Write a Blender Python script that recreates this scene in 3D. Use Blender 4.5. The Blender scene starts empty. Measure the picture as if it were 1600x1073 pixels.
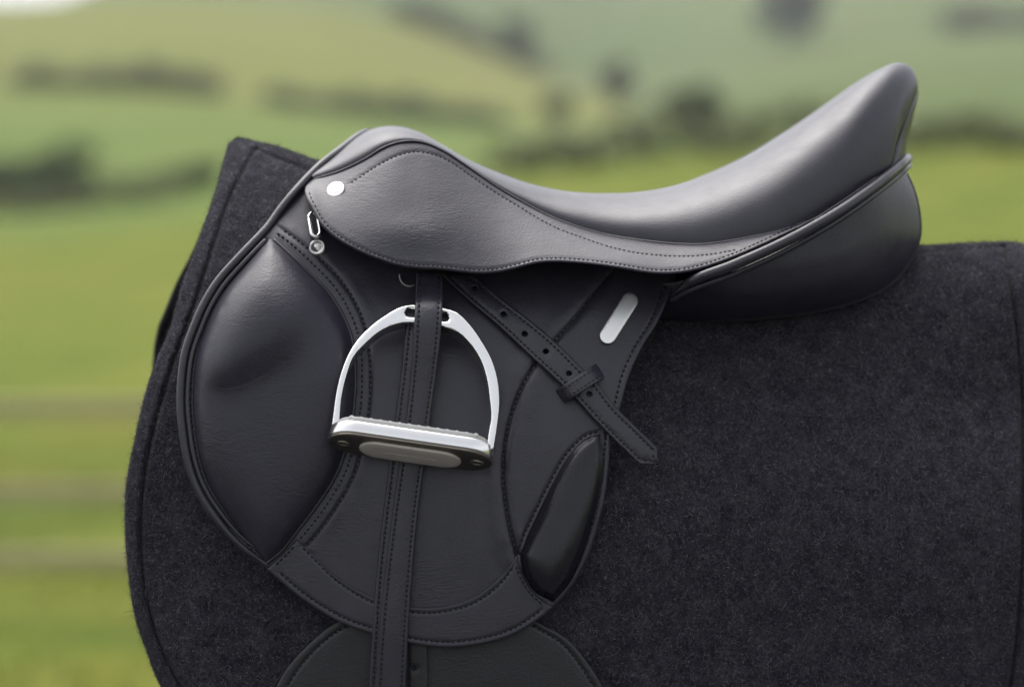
import bpy, bmesh, math, random
import numpy as np
from mathutils import Vector, Matrix
from mathutils.geometry import delaunay_2d_cdt

random.seed(7); rng = np.random.default_rng(7)
scene = bpy.context.scene
COL = scene.collection
R = math.radians

# ------------------------------------------------------------------ camera
H = 1.75; PITCH = R(2.0); LENS = 100.0
FPX = 1600 * LENS / 36.0
CAM = np.array([0.0, -2.51, H])
cam_d = bpy.data.cameras.new('camera'); cam = bpy.data.objects.new('camera', cam_d); COL.objects.link(cam)
cam.location = CAM; cam.rotation_euler = (math.pi/2 - PITCH, 0, 0)
cam_d.lens = LENS; cam_d.sensor_width = 36; cam_d.clip_start = 0.05; cam_d.clip_end = 5000
cam_d.dof.use_dof = True; cam_d.dof.focus_distance = 2.32; cam_d.dof.aperture_fstop = 3.1
scene.camera = cam

# ------------------------------------------------------------------ light
SUN_EL, SUN_AZ = R(66), R(-35)            # azimuth measured from +Y towards +X
w = bpy.data.worlds.new('World'); scene.world = w; w.use_nodes = True
nt = w.node_tree; nt.nodes.clear()
out = nt.nodes.new('ShaderNodeOutputWorld'); bg = nt.nodes.new('ShaderNodeBackground')
sky = nt.nodes.new('ShaderNodeTexSky'); sky.sky_type = 'NISHITA'; sky.sun_disc = False
sky.sun_elevation = SUN_EL; sky.sun_rotation = SUN_AZ
sky.air_density = 1.0; sky.dust_density = 4.0; sky.ozone_density = 1.0
hs = nt.nodes.new('ShaderNodeHueSaturation'); hs.inputs['Saturation'].default_value = 0.24
nt.links.new(sky.outputs[0], hs.inputs['Color']); nt.links.new(hs.outputs[0], bg.inputs[0])
bg.inputs[1].default_value = 0.12
nt.links.new(bg.outputs[0], out.inputs[0])
sd = bpy.data.lights.new('sun', 'SUN'); sun = bpy.data.objects.new('sun', sd); COL.objects.link(sun)
sd.energy = 1.15; sd.angle = R(75); sd.color = (1, 0.97, 0.93)
sdir = Vector((math.sin(SUN_AZ)*math.cos(SUN_EL), math.cos(SUN_AZ)*math.cos(SUN_EL), math.sin(SUN_EL)))
sun.rotation_euler = sdir.to_track_quat('Z', 'Y').to_euler(); sun.location = (0, 0, 30)
scene.view_settings.view_transform = 'Standard'; scene.view_settings.look = 'None'
scene.view_settings.gamma = 1; scene.view_settings.use_curve_mapping = False
scene.view_settings.exposure = 1.38
scene.render.engine = 'CYCLES'
scene.cycles.use_denoising = True
scene.cycles.max_bounces = 6; scene.cycles.diffuse_bounces = 3; scene.cycles.glossy_bounces = 3

# ------------------------------------------------------------------ helpers
S = 2.31 / FPX                        # metres per photo pixel at the saddle flap
CP, SP = math.cos(PITCH), math.sin(PITCH)

def at(px, py, D):
    """world point(s) seen at photo pixel (px,py), D metres in front of the saddle's centre plane"""
    px = np.asarray(px, float); py = np.asarray(py, float); D = np.asarray(D, float)
    a = (px - 800) / FPX; b = (536.5 - py) / FPX
    dy = CP + b*SP; dz = -SP + b*CP
    t = (-D - CAM[1]) / dy
    return np.stack([CAM[0] + a*t + 0*D, CAM[1] + dy*t, CAM[2] + dz*t], -1)

def ci(xs, ys):
    """smooth 1-D interpolation (monotone cubic), clamped at the ends"""
    xs = np.array(xs, float); ys = np.array(ys, float)
    h = np.diff(xs); d = np.diff(ys)/h; m = np.zeros_like(ys)
    for i in range(1, len(xs)-1):
        if d[i-1]*d[i] > 0:
            w1 = 2*h[i]+h[i-1]; w2 = h[i]+2*h[i-1]
            m[i] = (w1+w2)/(w1/d[i-1]+w2/d[i])
    m[0], m[-1] = d[0], d[-1]
    def f(x):
        x = np.clip(np.asarray(x, float), xs[0], xs[-1])
        k = np.clip(np.searchsorted(xs, x)-1, 0, len(h)-1)
        t = (x-xs[k])/h[k]
        return (ys[k]*(1+2*t)*(1-t)**2 + h[k]*m[k]*t*(1-t)**2 + ys[k+1]*t*t*(3-2*t) + h[k]*m[k+1]*t*t*(t-1))
    return f

def spl(pts, step=5.0, closed=False):
    """Catmull-Rom through pts resampled every `step` units (any dimension, spacing on the first two)"""
    P = np.array(pts, float)
    if len(P) == 2: Q = np.array([P[0] + (P[1]-P[0])*t for t in np.linspace(0, 1, 40)])
    else:
        if closed: E = np.vstack([P[-1], P, P[0], P[1]])
        else: E = np.vstack([2*P[0]-P[1], P, 2*P[-1]-P[-2]])
        Q = []
        n = len(E)-3
        for i in range(n):
            p0, p1, p2, p3 = E[i:i+4]
            t0 = 0; t1 = t0+max(np.linalg.norm(p1[:2]-p0[:2]), 1e-6)**.5
            t2 = t1+max(np.linalg.norm(p2[:2]-p1[:2]), 1e-6)**.5; t3 = t2+max(np.linalg.norm(p3[:2]-p2[:2]), 1e-6)**.5
            for t in np.linspace(t1, t2, 24, endpoint=False):
                A1 = (t1-t)/(t1-t0)*p0+(t-t0)/(t1-t0)*p1; A2 = (t2-t)/(t2-t1)*p1+(t-t1)/(t2-t1)*p2
                A3 = (t3-t)/(t3-t2)*p2+(t-t2)/(t3-t2)*p3
                B1 = (t2-t)/(t2-t0)*A1+(t-t0)/(t2-t0)*A2; B2 = (t3-t)/(t3-t1)*A2+(t-t1)/(t3-t1)*A3
                Q.append((t2-t)/(t2-t1)*B1+(t-t1)/(t2-t1)*B2)
        Q.append(P[0] if closed else P[-1]); Q = np.array(Q)
    s = np.concatenate([[0], np.cumsum(np.linalg.norm(np.diff(Q[:, :2], axis=0), axis=1))])
    m = max(2, int(round(s[-1]/step))+1)
    u = np.linspace(0, s[-1], m)
    r = np.stack([np.interp(u, s, Q[:, k]) for k in range(Q.shape[1])], 1)
    return r[:-1] if closed else r

def join(*curves):
    """closed outline from end-to-end curves, corners kept"""
    pts = []
    for c in curves:
        for p in c:
            if not pts or np.hypot(*(np.array(p[:2])-pts[-1])) > 0.8: pts.append(np.array(p[:2], float))
    if np.hypot(*(pts[0]-pts[-1])) < 0.8: pts.pop()
    return np.array(pts)

def offs(line, d):
    """open polyline offset to its right-hand side (in photo axes, y down) by d"""
    L = np.array(line, float)[:, :2]
    T = np.gradient(L, axis=0); T /= np.linalg.norm(T, axis=1)[:, None]+1e-9
    return L + d*np.stack([-T[:, 1], T[:, 0]], 1)

def dist_poly(P, L, closed=True):
    P = np.atleast_2d(P); L = np.asarray(L, float)[:, :2]
    A = L; B = np.roll(L, -1, axis=0)
    if not closed: A, B = L[:-1], L[1:]
    res = np.empty(len(P))
    for i in range(0, len(P), 4000):
        q = P[i:i+4000, None, :]; AB = (B-A)[None]; AP = q-A[None]
        t = np.clip((AP*AB).sum(-1)/((AB*AB).sum(-1)+1e-12), 0, 1)
        res[i:i+4000] = np.sqrt((((AP-t[..., None]*AB))**2).sum(-1).min(1))
    return res

def inside(P, L):
    P = np.atleast_2d(P); A = L; B = np.roll(L, -1, axis=0)
    res = np.empty(len(P), bool)
    for i in range(0, len(P), 4000):
        x = P[i:i+4000, 0:1]; y = P[i:i+4000, 1:2]
        c = (A[None, :, 1] > y) != (B[None, :, 1] > y)
        xi = (B[None, :, 0]-A[None, :, 0])*(y-A[None, :, 1])/(B[None, :, 1]-A[None, :, 1]+1e-12)+A[None, :, 0]
        res[i:i+4000] = (c & (x < xi)).sum(1) % 2 == 1
    return res

def sdf(P, L):
    d = dist_poly(P, L); return np.where(inside(P, L), d, -d)

def sstep(a, b, x):
    t = np.clip((x-a)/(b-a), 0, 1); return t*t*(3-2*t)

def triangulate(outline, grid, ring_offs, lines, line_offs, holes):
    """points + triangles filling outline in photo axes"""
    n0 = len(outline); pts = [tuple(p) for p in outline]
    edges = [(i, (i+1) % n0) for i in range(n0)]
    hole_rng = []
    for hl in holes:
        k = len(pts); pts += [tuple(p) for p in hl]; m = len(hl)
        edges += [(k+i, k+(i+1) % m) for i in range(m)]; hole_rng.append((k, m))
    area = 0.5*np.sum(outline[:, 0]*np.roll(outline[:, 1], -1)-np.roll(outline[:, 0], -1)*outline[:, 1])
    T = np.roll(outline, -1, 0)-np.roll(outline, 1, 0); T /= np.linalg.norm(T, axis=1)[:, None]+1e-9
    N = np.stack([-T[:, 1], T[:, 0]], 1)*(1 if area > 0 else -1)
    cand = []
    for o in ring_offs:
        q = outline+N*o; cand.append(q[sdf(q, outline) > o*0.85])
    for hl in holes:
        c = hl.mean(0); q = c+(hl-c)*1.35; cand.append(q)
    for ln in lines:
        for o in line_offs:
            q = offs(ln, o); cand.append(q)
    occ = set(); keep = []
    cs = 1.1
    def add(q):
        for p in q:
            k = (int(p[0]//cs), int(p[1]//cs))
            if k not in occ: occ.add(k); keep.append((p[0], p[1]))
    for p in pts: occ.add((int(p[0]//cs), int(p[1]//cs)))
    for q in cand:
        if len(q):
            q = q[sdf(q, outline) > 0.4]; add(q)
    big = set((int(p[0]//(grid*.6)), int(p[1]//(grid*.6))) for p in pts+keep)
    x0, y0 = outline.min(0); x1, y1 = outline.max(0)
    G = []
    for j, y in enumerate(np.arange(y0, y1, grid*.866)):
        for x in np.arange(x0+(grid/2 if j % 2 else 0), x1, grid): G.append((x, y))
    G = np.array(G); G = G[sdf(G, outline) > grid*.4] if len(G) else G
    for p in G:
        if (int(p[0]//(grid*.6)), int(p[1]//(grid*.6))) not in big: keep.append((p[0], p[1]))
    for hl in holes:
        kk = np.array(keep)
        if len(kk):
            m = (sdf(kk, hl) < 0.5); keep = [k for k, f in zip(keep, m) if f]
    allp = pts+keep
    r = delaunay_2d_cdt([Vector(p) for p in allp], edges, [], 0, 1e-5)
    V = np.array([[v.x, v.y] for v in r[0]]); Ft = np.array([f for f in r[2] if len(f) == 3])
    c = V[Ft].mean(1); ok = inside(c, outline)
    for hl in holes: ok &= ~inside(c, hl)
    Ft = Ft[ok]
    a = V[Ft]; cr = (a[:, 1, 0]-a[:, 0, 0])*(a[:, 2, 1]-a[:, 0, 1])-(a[:, 1, 1]-a[:, 0, 1])*(a[:, 2, 0]-a[:, 0, 0])
    Ft[cr > 0] = Ft[cr > 0][:, ::-1]       # facing the viewer
    return V, Ft

def np_mesh(name, V, F):
    me = bpy.data.meshes.new(name)
    V = np.asarray(V, np.float32); F = np.asarray(F, np.int32); k = F.shape[1]
    me.vertices.add(len(V)); me.vertices.foreach_set('co', V.ravel())
    me.loops.add(F.size); me.loops.foreach_set('vertex_index', F.ravel())
    me.polygons.add(len(F)); me.polygons.foreach_set('loop_start', np.arange(0, F.size, k, dtype=np.int32))
    me.polygons.foreach_set('loop_total', np.full(len(F), k, np.int32))
    me.update(calc_edges=True); me.validate()
    return me

def link(name, me, mat, parent=None, smooth=True):
    o = bpy.data.objects.new(name, me); COL.objects.link(o)
    if mat is not None and not me.materials: me.materials.append(mat)
    if smooth: me.polygons.foreach_set('use_smooth', np.ones(len(me.polygons), bool))
    if parent is not None:
        o.parent = parent
        base = parent
        mw = Matrix.Translation(base.location) if base.parent is None else Matrix.Identity(4)
        o.matrix_parent_inverse = mw.inverted() if base.parent is None else Matrix.Identity(4)
    return o

def thing(name, label, cat, loc=(0, 0, 0), group=None):
    o = bpy.data.objects.new(name, None); COL.objects.link(o); o.location = loc; o.empty_display_size = .1
    tag(o, label, cat, group); return o

def tag(o, label=None, cat=None, group=None, kind=None):
    if label: o['label'] = label
    if cat: o['category'] = cat
    if group: o['group'] = group
    if kind: o['kind'] = kind
    return o

def mirrored(o):
    """the same part on the saddle's far side"""
    c = o.copy(); COL.objects.link(c)
    c.scale = (1, -1, 1)
    return c

def sheet(name, outline, depth, thick, mat, parent, edge=5., er=None, grid=13., lines=(), loffs=(0, 1.6, -1.6, 3.4, -3.4, 6.5, -6.5), holes=(), rings=None, bshift=0.0):
    er = edge*S if er is None else er
    ro = [edge*f for f in (.1, .3, .6, 1.0)]+[edge+4] if rings is None else rings
    V, Ft = triangulate(outline, grid, ro, lines, loffs, [np.array(h) for h in holes])
    d = dist_poly(V, outline)
    D0 = depth(V[:, 0], V[:, 1])
    x = np.clip(1-d/edge, 0, 1)
    Df = D0-er*(1-np.sqrt(np.clip(1-x*x, 0, 1)))
    for h in holes:
        dh = dist_poly(V, np.array(h)); Df = Df-.0008*np.clip(1-dh/2.5, 0, 1)
    fr = at(V[:, 0], V[:, 1], Df); bk = at(V[:, 0], V[:, 1], np.minimum(D0-thick, Df-.0003))
    bk = bk-np.array([0, 0, bshift])
    n = len(V)
    faces = [Ft, Ft[:, ::-1]+n]
    e = np.concatenate([Ft[:, [0, 1]], Ft[:, [1, 2]], Ft[:, [2, 0]]])
    es = set(map(tuple, e.tolist()))
    be = np.array([t for t in es if (t[1], t[0]) not in es])
    w1 = np.stack([be[:, 1], be[:, 0], be[:, 0]+n], 1); w2 = np.stack([be[:, 1], be[:, 0]+n, be[:, 1]+n], 1)
    me = np_mesh(name, np.vstack([fr, bk]), np.vstack(faces+[w1, w2]))
    return link(name, me, mat, parent)

def tube_arrays(P, rad, sides=8, cap=True):
    P = np.asarray(P, float); n = len(P); rad = np.broadcast_to(rad, (n,)).copy()
    T = np.gradient(P, axis=0); T /= np.linalg.norm(T, axis=1)[:, None]+1e-12
    up = np.array([0, -1., .2]); V = []
    for i in range(n):
        a = np.cross(T[i], up); a /= np.linalg.norm(a)+1e-9; b = np.cross(a, T[i])
        for k in range(sides):
            th = 2*math.pi*k/sides; V.append(P[i]+rad[i]*(a*math.cos(th)+b*math.sin(th)))
    F = []
    for i in range(n-1):
        for k in range(sides):
            k2 = (k+1) % sides; F.append((i*sides+k, i*sides+k2, (i+1)*sides+k2)); F.append((i*sides+k, (i+1)*sides+k2, (i+1)*sides+k))
    if cap:
        V.append(P[0]-T[0]*rad[0]*.5); V.append(P[-1]+T[-1]*rad[-1]*.5); c0, c1 = len(V)-2, len(V)-1
        for k in range(sides):
            k2 = (k+1) % sides; F.append((c0, k2, k)); F.append((c1, (n-1)*sides+k, (n-1)*sides+k2))
    return np.array(V), np.array(F)

def tube(name, P, rad, mat, parent, sides=8):
    V, F = tube_arrays(P, rad, sides)
    return link(name, np_mesh(name, V, F), mat, parent)

def on(line, depth, off=0.):
    L = np.asarray(line); return at(L[:, 0], L[:, 1], depth(L[:, 0], L[:, 1])+off)

def stitches(line, depth, parent, mat, pitch=8.4, ln=5.9, wd=1.85, off=.0003):
    L = spl(line, 1.0); s = np.arange(pitch/2, len(L)-ln, pitch)
    VV, FF = [], []; k0 = 0
    for q in s:
        i0 = int(q); seg = L[i0:i0+int(ln)+1]
        if len(seg) < 4: continue
        seg = seg[[0, len(seg)//2, -1]]
        z = np.array([-.0006, .0004, -.0006])+off
        P = at(seg[:, 0], seg[:, 1], depth(seg[:, 0], seg[:, 1])+z)
        V, F = tube_arrays(P, np.array([.6, 1, .6])*wd*S, 5); VV.append(V); FF.append(F+k0); k0 += len(V)
    if not VV: return None
    o = link('stitching', np_mesh('stitching', np.vstack(VV), np.vstack(FF)), mat, parent); o['kind'] = 'stuff'
    return o

def loft(name, P0, P1, D0, D1, mat, parent, na=26, mirror=True, q=1.0, dish=0.0):
    """surface of quarter-ellipse sections from a lower line to a top line, closed over the far side"""
    a = np.linspace(0, math.pi/2, na); V = []
    n = len(P0)
    for i in range(n):
        sa, ca = np.sin(a)**q, np.cos(a)**q
        p = P0[i][None]+(P1[i]-P0[i])[None]*sa[:, None]; D = D1[i]+(D0[i]-D1[i])*ca
        V.append(at(p[:, 0], p[:, 1], D))
    V = np.array(V)
    if mirror:
        M = V[:, ::-1].copy(); M[..., 1] *= -1
        sym = np.abs(V[:, -1, 1]) < 1e-6
        if dish:
            rim = V[:, -1]; mid = []
            for f_, dz in ((.66, .45), (.33, .85), (0., 1.), (-.33, .85), (-.66, .45)):
                c_ = rim.copy(); c_[:, 1] *= f_; c_[:, 2] -= dish*dz*np.clip(np.abs(rim[:, 1])/.06, 0, 1); mid.append(c_)
            G = np.concatenate([V, np.stack(mid, 1), M], 1)
        else: G = np.concatenate([V, M[:, 1:] if sym.all() else M], 1)
    else: G = V
    m = G.shape[1]; F = []
    for i in range(n-1):
        for k in range(m-1):
            x = i*m+k; F.append((x, x+m, x+m+1, x+1))
    return link(name, np_mesh(name, G.reshape(-1, 3), np.array(F)), mat, parent)

def lathe(name, prof, c, axis, mat, parent, sides=32, e1=None):
    """prof: (radius, height) pairs; axis points outwards"""
    ax = Vector(axis).normalized(); u = Vector((1, 0, 0)) if e1 is None else Vector(e1); u = (u-ax*u.dot(ax)).normalized(); v = ax.cross(u)
    V, F = [], []
    for (r, h) in prof:
        for k in range(sides):
            t = 2*math.pi*k/sides; V.append(Vector(c)+u*(r*math.cos(t))+v*(r*math.sin(t))+ax*h)
    for i in range(len(prof)-1):
        for k in range(sides):
            k2 = (k+1) % sides; F.append((i*sides+k, i*sides+k2, (i+1)*sides+k2, (i+1)*sides+k))
    me = np_mesh(name, np.array([list(p) for p in V]), np.array(F))
    return link(name, me, mat, parent)

def stadium(cx0, cy0, cx1, cy1, r, n=10):
    a0 = math.atan2(cy1-cy0, cx1-cx0); P = []
    for k in range(n+1): t = a0+math.pi/2+math.pi*k/n; P.append((cx0+r*math.cos(t), cy0+r*math.sin(t)))
    for k in range(n+1): t = a0-math.pi/2+math.pi*k/n; P.append((cx1+r*math.cos(t), cy1+r*math.sin(t)))
    return np.array(P)

def dense(P, step=3.5):
    Q = []
    for a, b in zip(P, np.roll(P, -1, 0)):
        m = max(1, int(np.hypot(*(b-a))/step)); Q += [a+(b-a)*k/m for k in range(m)]
    return np.array(Q)

def stadium_prism(name, c, ex, ey, nz, hl, r, z0, z1, bev, mat, parent, n=20):
    base = stadium(-(hl-r), 0, hl-r, 0, 1.0, n)
    def ring(inset, z):
        P = stadium(-(hl-r), 0, hl-r, 0, r-inset, n); return [c+ex*x+ey*y+nz*z for x, y in P]
    lv = [(r*.6, z0), (bev*1.0, z0), (bev*.3, z0+bev*.3), (0, z0+bev), (0, z1-bev), (bev*.3, z1-bev*.3), (bev, z1), (r*.6, z1)]
    V = []; m = len(base)
    for ins, z in lv: V += ring(ins, z)
    bm = bmesh.new(); bv = [bm.verts.new(tuple(v)) for v in V]
    for i in range(len(lv)-1):
        for k in range(m): bm.faces.new((bv[i*m+k], bv[i*m+(k+1) % m], bv[(i+1)*m+(k+1) % m], bv[(i+1)*m+k]))
    bm.faces.new(bv[:m][::-1]); bm.faces.new(bv[-m:])
    bmesh.ops.recalc_face_normals(bm, faces=bm.faces)
    me = bpy.data.meshes.new(name); bm.to_mesh(me); bm.free()
    return link(name, me, mat, parent)

def blurred(fn, x0, y0, x1, y1, sigma, cell=2.0):
    """fn over photo axes, smoothed, as a bilinear lookup"""
    xs = np.arange(x0, x1+cell, cell); ys = np.arange(y0, y1+cell, cell); GX, GY = np.meshgrid(xs, ys)
    Z = fn(GX.ravel(), GY.ravel()).reshape(GX.shape)
    k = np.arange(-int(3*sigma/cell), int(3*sigma/cell)+1)*cell; kr = np.exp(-k*k/(2*sigma*sigma)); kr /= kr.sum(); p = len(k)//2
    Z = np.pad(Z, p, mode='edge')
    Z = np.apply_along_axis(lambda v: np.convolve(v, kr, 'valid'), 0, Z); Z = np.apply_along_axis(lambda v: np.convolve(v, kr, 'valid'), 1, Z)
    def f(px, py):
        u = np.clip((px-x0)/cell, 0, len(xs)-1.001); v = np.clip((py-y0)/cell, 0, len(ys)-1.001)
        i = u.astype(int); j = v.astype(int); a = u-i; b = v-j
        return (Z[j, i]*(1-a)+Z[j, i+1]*a)*(1-b)+(Z[j+1, i]*(1-a)+Z[j+1, i+1]*a)*b
    return f

# ------------------------------------------------------------------ materials
def new_mat(name):
    m = bpy.data.materials.new(name); m.use_nodes = True; t = m.node_tree
    return m, t, t.nodes['Principled BSDF']

def N(t, kind, **kw):
    n = t.nodes.new(kind)
    for k, v in kw.items():
        if k in n.inputs: n.inputs[k].default_value = v
        else: setattr(n, k, v)
    return n

def leather(name, col, rough=.42, wrinkle=.35, grain=.35, wdir=(150, 150, 520), rvar=.11, tilt=0.0, coat=0.0, spec=.52):
    m, t, b = new_mat(name); L = t.links.new
    geo = N(t, 'ShaderNodeNewGeometry')
    mp = N(t, 'ShaderNodeMapping', Scale=wdir, Rotation=(0, tilt, 0)); L(geo.outputs['Position'], mp.inputs['Vector'])
    wr = N(t, 'ShaderNodeTexNoise', Scale=1.0, Detail=4.0, Roughness=.6, Distortion=.6); L(mp.outputs[0], wr.inputs['Vector'])
    msk = N(t, 'ShaderNodeTexNoise', Scale=14.0, Detail=2.0); L(geo.outputs['Position'], msk.inputs['Vector'])
    mr = N(t, 'ShaderNodeMapRange'); mr.inputs[1].default_value = .42; mr.inputs[2].default_value = .68; L(msk.outputs['Fac'], mr.inputs[0])
    mp2 = N(t, 'ShaderNodeMapping', Scale=[q*.28 for q in wdir], Rotation=(0, tilt*1.6+.12, 0)); L(geo.outputs['Position'], mp2.inputs['Vector'])
    c1 = N(t, 'ShaderNodeTexNoise', Scale=1.0, Detail=3.0, Roughness=.5, Distortion=.9); L(mp2.outputs[0], c1.inputs['Vector'])
    c2 = N(t, 'ShaderNodeMath', operation='SUBTRACT'); c2.inputs[1].default_value = .5; L(c1.outputs['Fac'], c2.inputs[0])
    c3 = N(t, 'ShaderNodeMath', operation='ABSOLUTE'); L(c2.outputs[0], c3.inputs[0])
    c4 = N(t, 'ShaderNodeMapRange'); c4.inputs[1].default_value = 0; c4.inputs[2].default_value = .035; c4.inputs[3].default_value = 0; c4.inputs[4].default_value = 1; L(c3.outputs[0], c4.inputs[0])
    c5 = N(t, 'ShaderNodeMath', operation='SUBTRACT'); c5.inputs[0].default_value = 1; L(c4.outputs[0], c5.inputs[1])
    c6 = N(t, 'ShaderNodeMath', operation='MULTIPLY'); L(c5.outputs[0], c6.inputs[0]); L(mr.outputs[0], c6.inputs[1])
    wm = N(t, 'ShaderNodeMath', operation='MULTIPLY'); L(wr.outputs['Fac'], wm.inputs[0]); L(mr.outputs[0], wm.inputs[1])
    gr = N(t, 'ShaderNodeTexVoronoi', Scale=620.0, feature='SMOOTH_F1'); L(geo.outputs['Position'], gr.inputs['Vector'])
    big = N(t, 'ShaderNodeTexNoise', Scale=22.0, Detail=2.0); L(geo.outputs['Position'], big.inputs['Vector'])
    b0 = N(t, 'ShaderNodeBump', Strength=.14, Distance=.004); L(big.outputs['Fac'], b0.inputs['Height'])
    bc = N(t, 'ShaderNodeBump', Strength=wrinkle*.38, Distance=.0007, invert=True); L(c6.outputs[0], bc.inputs['Height']); L(b0.outputs[0], bc.inputs['Normal'])
    b1 = N(t, 'ShaderNodeBump', Strength=wrinkle, Distance=.0012); L(wm.outputs[0], b1.inputs['Height']); L(bc.outputs[0], b1.inputs['Normal'])
    b2 = N(t, 'ShaderNodeBump', Strength=grain, Distance=.0005); L(gr.outputs['Distance'], b2.inputs['Height']); L(b1.outputs[0], b2.inputs['Normal'])
    L(b2.outputs[0], b.inputs['Normal'])
    n2 = N(t, 'ShaderNodeTexNoise', Scale=45.0, Detail=5.0, Roughness=.65); L(geo.outputs['Position'], n2.inputs['Vector'])
    cr = N(t, 'ShaderNodeValToRGB'); cr.color_ramp.elements[0].position = .3; cr.color_ramp.elements[1].position = .75
    cr.color_ramp.elements[0].color = (*[c*.82 for c in col], 1); cr.color_ramp.elements[1].color = (*[c*1.2 for c in col], 1)
    L(n2.outputs['Fac'], cr.inputs[0]); L(cr.outputs[0], b.inputs['Base Color'])
    rr = N(t, 'ShaderNodeMapRange'); rr.inputs[3].default_value = rough-rvar; rr.inputs[4].default_value = rough+rvar
    L(n2.outputs['Fac'], rr.inputs[0]); L(rr.outputs[0], b.inputs['Roughness'])
    b.inputs['Specular IOR Level'].default_value = spec
    b.inputs['Coat Weight'].default_value = coat; b.inputs['Coat Roughness'].default_value = .25
    return m

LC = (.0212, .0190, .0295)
M_seat = leather('leather_seat', LC, .42, .10, .22)
M_skirt = leather('leather_skirt', LC, .41, .42, .26, tilt=R(12), spec=.36)
M_flap = leather('leather_flap', LC, .41, .42, .26)
M_knee = leather('leather_knee', LC, .42, .50, .26, (110, 110, 360), tilt=R(-20), spec=.36)
M_block = leather('leather_block', (.0080, .0072, .0112), .28, .10, .10, rvar=.04, coat=.0, spec=.38)
M_strap = leather('leather_strap', LC, .40, .25, .45, (300, 300, 60))
M_pipe = leather('leather_piping', (.0175, .016, .0225), .38, .15, .3)
M_panel = leather('leather_panel', LC, .40, .25, .2)
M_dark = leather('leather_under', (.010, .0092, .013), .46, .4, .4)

def plain(name, col, rough, metal=0., noise=0., scale=200., bump=0.):
    m, t, b = new_mat(name); L = t.links.new
    b.inputs['Base Color'].default_value = (*col, 1); b.inputs['Roughness'].default_value = rough; b.inputs['Metallic'].default_value = metal
    geo = N(t, 'ShaderNodeNewGeometry'); n = N(t, 'ShaderNodeTexNoise', Scale=scale, Detail=4.0); L(geo.outputs['Position'], n.inputs['Vector'])
    if noise:
        rr = N(t, 'ShaderNodeMapRange'); rr.inputs[3].default_value = max(.02, rough-noise); rr.inputs[4].default_value = rough+noise
        L(n.outputs['Fac'], rr.inputs[0]); L(rr.outputs[0], b.inputs['Roughness'])
    if bump:
        bp = N(t, 'ShaderNodeBump', Strength=bump, Distance=.0004); L(n.outputs['Fac'], bp.inputs['Height']); L(bp.outputs[0], b.inputs['Normal'])
    return m
M_thread = plain('thread', (.006, .006, .007), .8)
M_chrome = plain('polished_steel', (.80, .79, .77), .20, 1., .08, 60., .05)
M_plate = plain('satin_plate', (.86, .85, .83), .32, 1., .07, 90., .05)
M_gun = plain('gunmetal', (.20, .18, .155), .42, 1., .08, 80.)
M_taupe = plain('taupe_plate', (.52, .48, .42), .42, .15, .05, 120.)
M_rivet = plain('shaded_steel', (.36, .35, .34), .36, 1., .06, 200.)  # steel colour darkened to stand for the shadow under the skirt
M_badge = plain('brushed_badge', (.90, .89, .87), .48, 1., .05, 90., .05)
M_brass = plain('dull_screw', (.30, .27, .22), .35, 1.)
M_rubber = plain('grey_rubber', (.33, .325, .32), .6, 0., .05, 300., .2)
M_engrave = plain('engraving', (.72, .69, .62), .35, 1.)

# felt: heathered charcoal wool
M_felt, t, b = new_mat('felt'); L = t.links.new
geo = N(t, 'ShaderNodeNewGeometry')
n1 = N(t, 'ShaderNodeTexNoise', Scale=260.0, Detail=6.0, Roughness=.75, Distortion=1.2); L(geo.outputs['Position'], n1.inputs['Vector'])
n2 = N(t, 'ShaderNodeTexNoise', Scale=60.0, Detail=5.0, Roughness=.6); L(geo.outputs['Position'], n2.inputs['Vector'])
cr = N(t, 'ShaderNodeValToRGB'); e = cr.color_ramp.elements; e[0].position = .36; e[0].color = (.0095, .0090, .0130, 1); e[1].position = .74; e[1].color = (.075, .071, .090, 1)
L(n1.outputs['Fac'], cr.inputs[0])
mx = N(t, 'ShaderNodeMix', data_type='RGBA', blend_type='MULTIPLY'); mx.inputs[0].default_value = 1
cr2 = N(t, 'ShaderNodeValToRGB'); cr2.color_ramp.elements[0].position = .3; cr2.color_ramp.elements[0].color = (.38, .36, .50, 1); cr2.color_ramp.elements[1].position = .7; cr2.color_ramp.elements[1].color = (1.35, 1.35, 1.3, 1)
L(n2.outputs['Fac'], cr2.inputs[0]); L(cr.outputs[0], mx.inputs[6]); L(cr2.outputs[0], mx.inputs[7]); L(mx.outputs[2], b.inputs['Base Color'])
bp = N(t, 'ShaderNodeBump', Strength=.9, Distance=.003); L(n1.outputs['Fac'], bp.inputs['Height']); L(bp.outputs[0], b.inputs['Normal'])
b.inputs['Roughness'].default_value = 1; b.inputs['Specular IOR Level'].default_value = .1
b.inputs['Sheen Weight'].default_value = .05; b.inputs['Sheen Roughness'].default_value = .6
M_fibre, t, b = new_mat('felt_fibre'); L = t.links.new
oi = N(t, 'ShaderNodeNewGeometry'); cr = N(t, 'ShaderNodeValToRGB')
e = cr.color_ramp.elements; e[0].color = (.008, .008, .011, 1); e[1].color = (.22, .21, .24, 1); e[1].position = 1.; k = e.new(.72); k.color = (.050, .047, .060, 1)
L(oi.outputs['Random Per Island'], cr.inputs[0]); L(cr.outputs[0], b.inputs['Base Color']); b.inputs['Roughness'].default_value = .8; b.inputs['Specular IOR Level'].default_value = .2

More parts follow.
